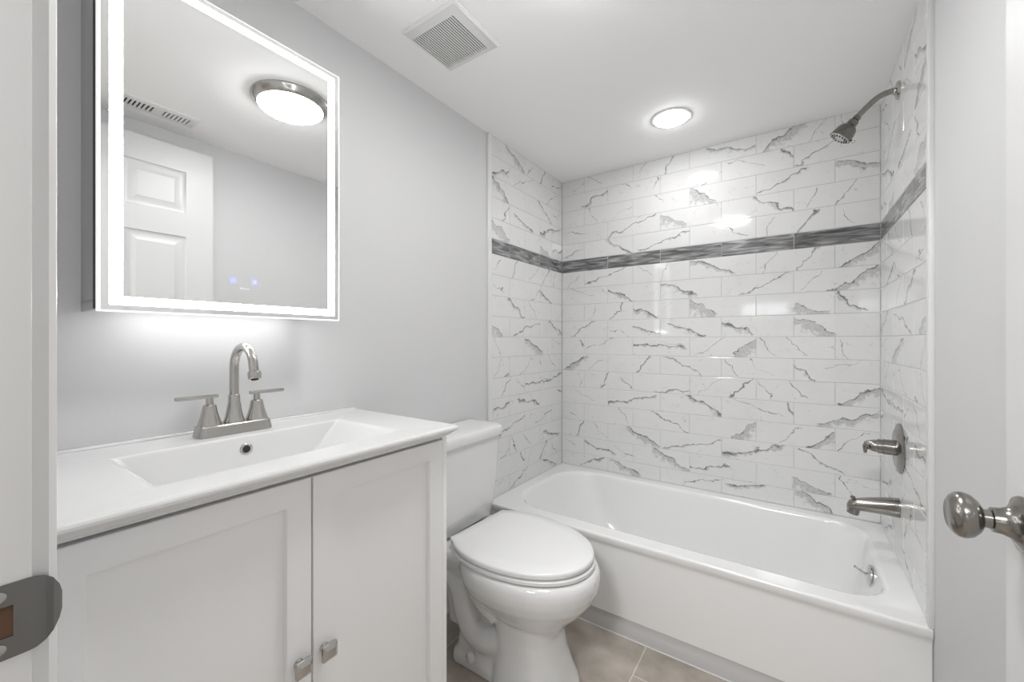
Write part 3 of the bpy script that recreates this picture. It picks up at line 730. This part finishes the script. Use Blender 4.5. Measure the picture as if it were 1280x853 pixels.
# ---------------------------------------------------------------- ceiling fittings
vn = thing('exhaust_vent', 'square white exhaust fan grille in the ceiling over the toilet', 'vent', (.283, -1.325, ZC))
X0, X1, YA, YB = .168, .398, -1.441, -1.211
bm = bmesh.new()
gx0, gx1, gy0, gy1 = .180, .362, -1.405, -1.234
lq = lambda x0, x1, y0, y1, z: [Vector((x0, y0, z)), Vector((x1, y0, z)), Vector((x1, y1, z)), Vector((x0, y1, z))]
loft(bm, [lq(X0, X1, YA, YB, ZC), lq(X0, X1, YA, YB, ZC-.006), lq(X0+.006, X1-.006, YA+.006, YB-.006, ZC-.011), lq(gx0, gx1, gy0, gy1, ZC-.013), lq(gx0, gx1, gy0, gy1, ZC-.002)], True, False)
fr = finish('grille_frame', bm, M['white_pl'], vn)
bm = bmesh.new(); box(bm, gx0, gx1, gy0, gy1, ZC-.0035, ZC-.002)
finish('duct_opening', bm, M['dark'], vn)
bm = bmesh.new(); nsl = 21; pitch = (gx1-gx0)/nsl
for k in range(nsl+1):
    xx = gx0+k*pitch; a = max(xx-.0025, gx0); c = min(xx+.0025, gx1)
    box(bm, a, c, gy0, gy1, ZC-.0128, ZC-.0112)
finish('slats', bm, M['white_pl'], vn)

cn = thing('recessed_light', 'round recessed downlight in the ceiling over the bathtub', 'light', (.762, -.397, ZC))
bm = bmesh.new(); lathe(bm, (.762, -.397, ZC), (0, 0, -1), [(0, .088), (.002, .088), (.0035, .084), (.004, .074), (.002, .071)], 48, cap0=False, cap1=False)
finish('trim_ring', bm, M['white_pl'], cn)
bm = bmesh.new(); lathe(bm, (.762, -.397, ZC), (0, 0, -1), [(.001, .0712), (.006, .0705), (.010, .064), (.013, .045), (.014, 0)], 40)
finish('lens', bm, M['can'], cn)

fl = thing('ceiling_light', 'flush round ceiling light with nickel rim, seen in the mirror', 'light', (.800, -1.443, ZC))
bm = bmesh.new(); lathe(bm, (.800, -1.443, ZC), (0, 0, -1), [(0, .147), (.003, .148), (.008, .147), (.022, .134), (.028, .128), (.030, .123), (.025, .121)], 56, cap0=False, cap1=False)
finish('rim', bm, M['nickel'], fl)
bm = bmesh.new(); lathe(bm, (.800, -1.443, ZC), (0, 0, -1), [(.024, .1220), (.034, .1215), (.041, .112), (.046, .088), (.049, .05), (.050, 0)], 48)
finish('diffuser', bm, M['flush'], fl)

rg = thing('air_register', 'white rectangular air register in the ceiling above the open door', 'vent', (1.345, -1.735, ZC))
bm = bmesh.new()
rx0, rx1, ry0, ry1 = 1.288, 1.402, -1.885, -1.600
hx0, hx1, hy0, hy1 = 1.315, 1.378, -1.855, -1.628
loft(bm, [lq(rx0, rx1, ry0, ry1, ZC), lq(rx0, rx1, ry0, ry1, ZC-.003), lq(rx0+.006, rx1-.006, ry0+.006, ry1-.006, ZC-.007), lq(hx0, hx1, hy0, hy1, ZC-.008), lq(hx0, hx1, hy0, hy1, ZC-.001)], True, False)
finish('register_frame', bm, M['white_pl'], rg)
bm = bmesh.new(); box(bm, hx0, hx1, hy0, hy1, ZC-.0025, ZC-.001)
finish('duct_opening', bm, M['dark'], rg)
bm = bmesh.new(); ns = 16; pt = (hy1-hy0)/ns
for k in range(ns+1):
    yy = hy0+k*pt; hw_ = .0038 if k < 8 else .0046
    if k == 8: hw_ = .010
    a = max(yy-hw_, hy0); c = min(yy+hw_, hy1)
    box(bm, hx0, hx1, a, c, ZC-.0078, ZC-.0035)
finish('slats', bm, M['white_pl'], rg)

# ---------------------------------------------------------------- open door on the right
DXF, DXB, DYH, DYE, DZ0, DZ1 = 1.4535, 1.4885, -2.262, -1.497, .012, 2.092
bm = bmesh.new()
st, mid = .110, .095
pw = (DYE-DYH-2*st-mid)/2
cols = [(DYH+st, DYH+st+pw), (DYE-st-pw, DYE-st)]
rows = [(.21, .80), (.975, 1.669), (1.777, 1.980)]
ys = sorted({DYH, DYE, *[v for c in cols for v in c]}); zs = sorted({DZ0, DZ1, *[v for r in rows for v in r]})
def panel_side(xf, sg):
    grid = {}
    def V(y, z, d):
        k = (round(y, 5), round(z, 5), round(d, 5))
        if k not in grid: grid[k] = bm.verts.new(Vector((xf+sg*d, y, z)))
        return grid[k]
    for i in range(len(ys)-1):
        for j in range(len(zs)-1):
            y0, y1, z0, z1 = ys[i], ys[i+1], zs[j], zs[j+1]
            if any(abs(c[0]-y0) < 1e-6 and abs(c[1]-y1) < 1e-6 for c in cols) and any(abs(r[0]-z0) < 1e-6 and abs(r[1]-z1) < 1e-6 for r in rows):
                steps = [(0, 0), (.003, .004), (.009, .0075), (.014, .0085), (.020, .0085), (.043, .0020), (.045, .0012)]
                lp = [[V(y0+q, z0+q, d), V(y1-q, z0+q, d), V(y1-q, z1-q, d), V(y0+q, z1-q, d)] for q, d in steps]
                for a, c in zip(lp[:-1], lp[1:]):
                    for k in range(4): bm.faces.new((a[k], a[(k+1) % 4], c[(k+1) % 4], c[k]))
                bm.faces.new(lp[-1])
            else:
                bm.faces.new((V(y0, z0, 0), V(y1, z0, 0), V(y1, z1, 0), V(y0, z1, 0)))
    return grid
ga = panel_side(DXF, 1); gb = panel_side(DXB, -1)
def edge_strip(pts):
    for a, c in zip(pts[:-1], pts[1:]):
        ka = (round(a[0], 5), round(a[1], 5), 0.0); kc = (round(c[0], 5), round(c[1], 5), 0.0)
        bm.faces.new((ga[ka], ga[kc], gb[kc], gb[ka]))
edge_strip([(y, DZ0) for y in ys]); edge_strip([(y, DZ1) for y in ys]); edge_strip([(DYH, z) for z in zs]); edge_strip([(DYE, z) for z in zs])
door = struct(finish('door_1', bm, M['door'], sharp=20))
KY, KZ = -1.553, .947
bm = bmesh.new()
lathe(bm, (DXF, KY, KZ), (-1, 0, 0), [(0, .0335), (.003, .0340), (.006, .0325), (.0085, .0265), (.013, .0190), (.020, .0160), (.0285, .0150), (.0290, .0135), (.0295, .0115), (.036, .0110), (.0375, .0160), (.040, .0205), (.046, .0265), (.053, .0290), (.059, .0280), (.064, .0240), (.0668, .0195), (.0675, .0180), (.0668, .0160), (.0675, .0)], 44)
kn = finish('door_knob', bm, M['dnickel'], door, sharp=38)
bm = bmesh.new(); box(bm, DXF+.005, DXB-.005, DYE-.001, DYE+.0015, KZ-.029, KZ+.029, .0005, 1)
finish('latch_plate', bm, M['nickel'], door)

# strike plate on the left jamb
sk = thing('strike_plate', 'dark metal strike plate with curved lip on left door jamb', 'strike plate', (DX0, -2.30, .972))
bm = bmesh.new(); xs = DX0+.0006; zc = .968; hh = .0275
# plate outline in (y, z): square back, rounded lip that bends round the jamb edge
def curved(y):
    e0 = YN-.0005
    return xs+.0010 if y <= e0 else xs+.0010-((y-e0)**2)*22
ysamp = [-2.328, -2.312, -2.3115, -2.289, -2.2885, -2.2865, -2.2835, -2.281, -2.277, -2.272, -2.268, -2.2645, -2.263]
def hz(y):
    if y < -2.283: return hh
    t = (y+2.283)/.0205
    return hh*math.sqrt(max(1-t**2.6, 0.02))
for k in range(len(ysamp)-1):
    a, c = ysamp[k], ysamp[k+1]
    def quad(z0a, z1a, z0c, z1c):
        lo_ = [Vector((curved(a), a, z0a)), Vector((curved(c), c, z0c)), Vector((curved(c), c, z1c)), Vector((curved(a), a, z1a))]
        hi_ = [p-Vector((.0014, 0, 0)) for p in lo_]
        loft(bm, [lo_, hi_])
    if -2.312 <= (a+c)/2 <= -2.288:
        quad(zc-hh, zc-.0115, zc-hh, zc-.0115); quad(zc+.0115, zc+hh, zc+.0115, zc+hh)
    else: quad(zc-hz(a), zc+hz(a), zc-hz(c), zc+hz(c))
finish('plate', bm, M['plate'], sk, sharp=30)
bm = bmesh.new(); box(bm, DX0-.0005, DX0+.0004, -2.3130, -2.2870, zc-.0135, zc+.0135)
finish('latch_hole', bm, M['brown'], sk)
for dz in (-.0192, .0192):
    bm = bmesh.new(); lathe(bm, (xs+.0010, -2.2955, zc+dz), (1, 0, 0), [(-.001, .0042), (.0004, .0040), (.0009, .0028), (.0010, 0)], 18)
    finish('screw', bm, M['nickel'], sk)
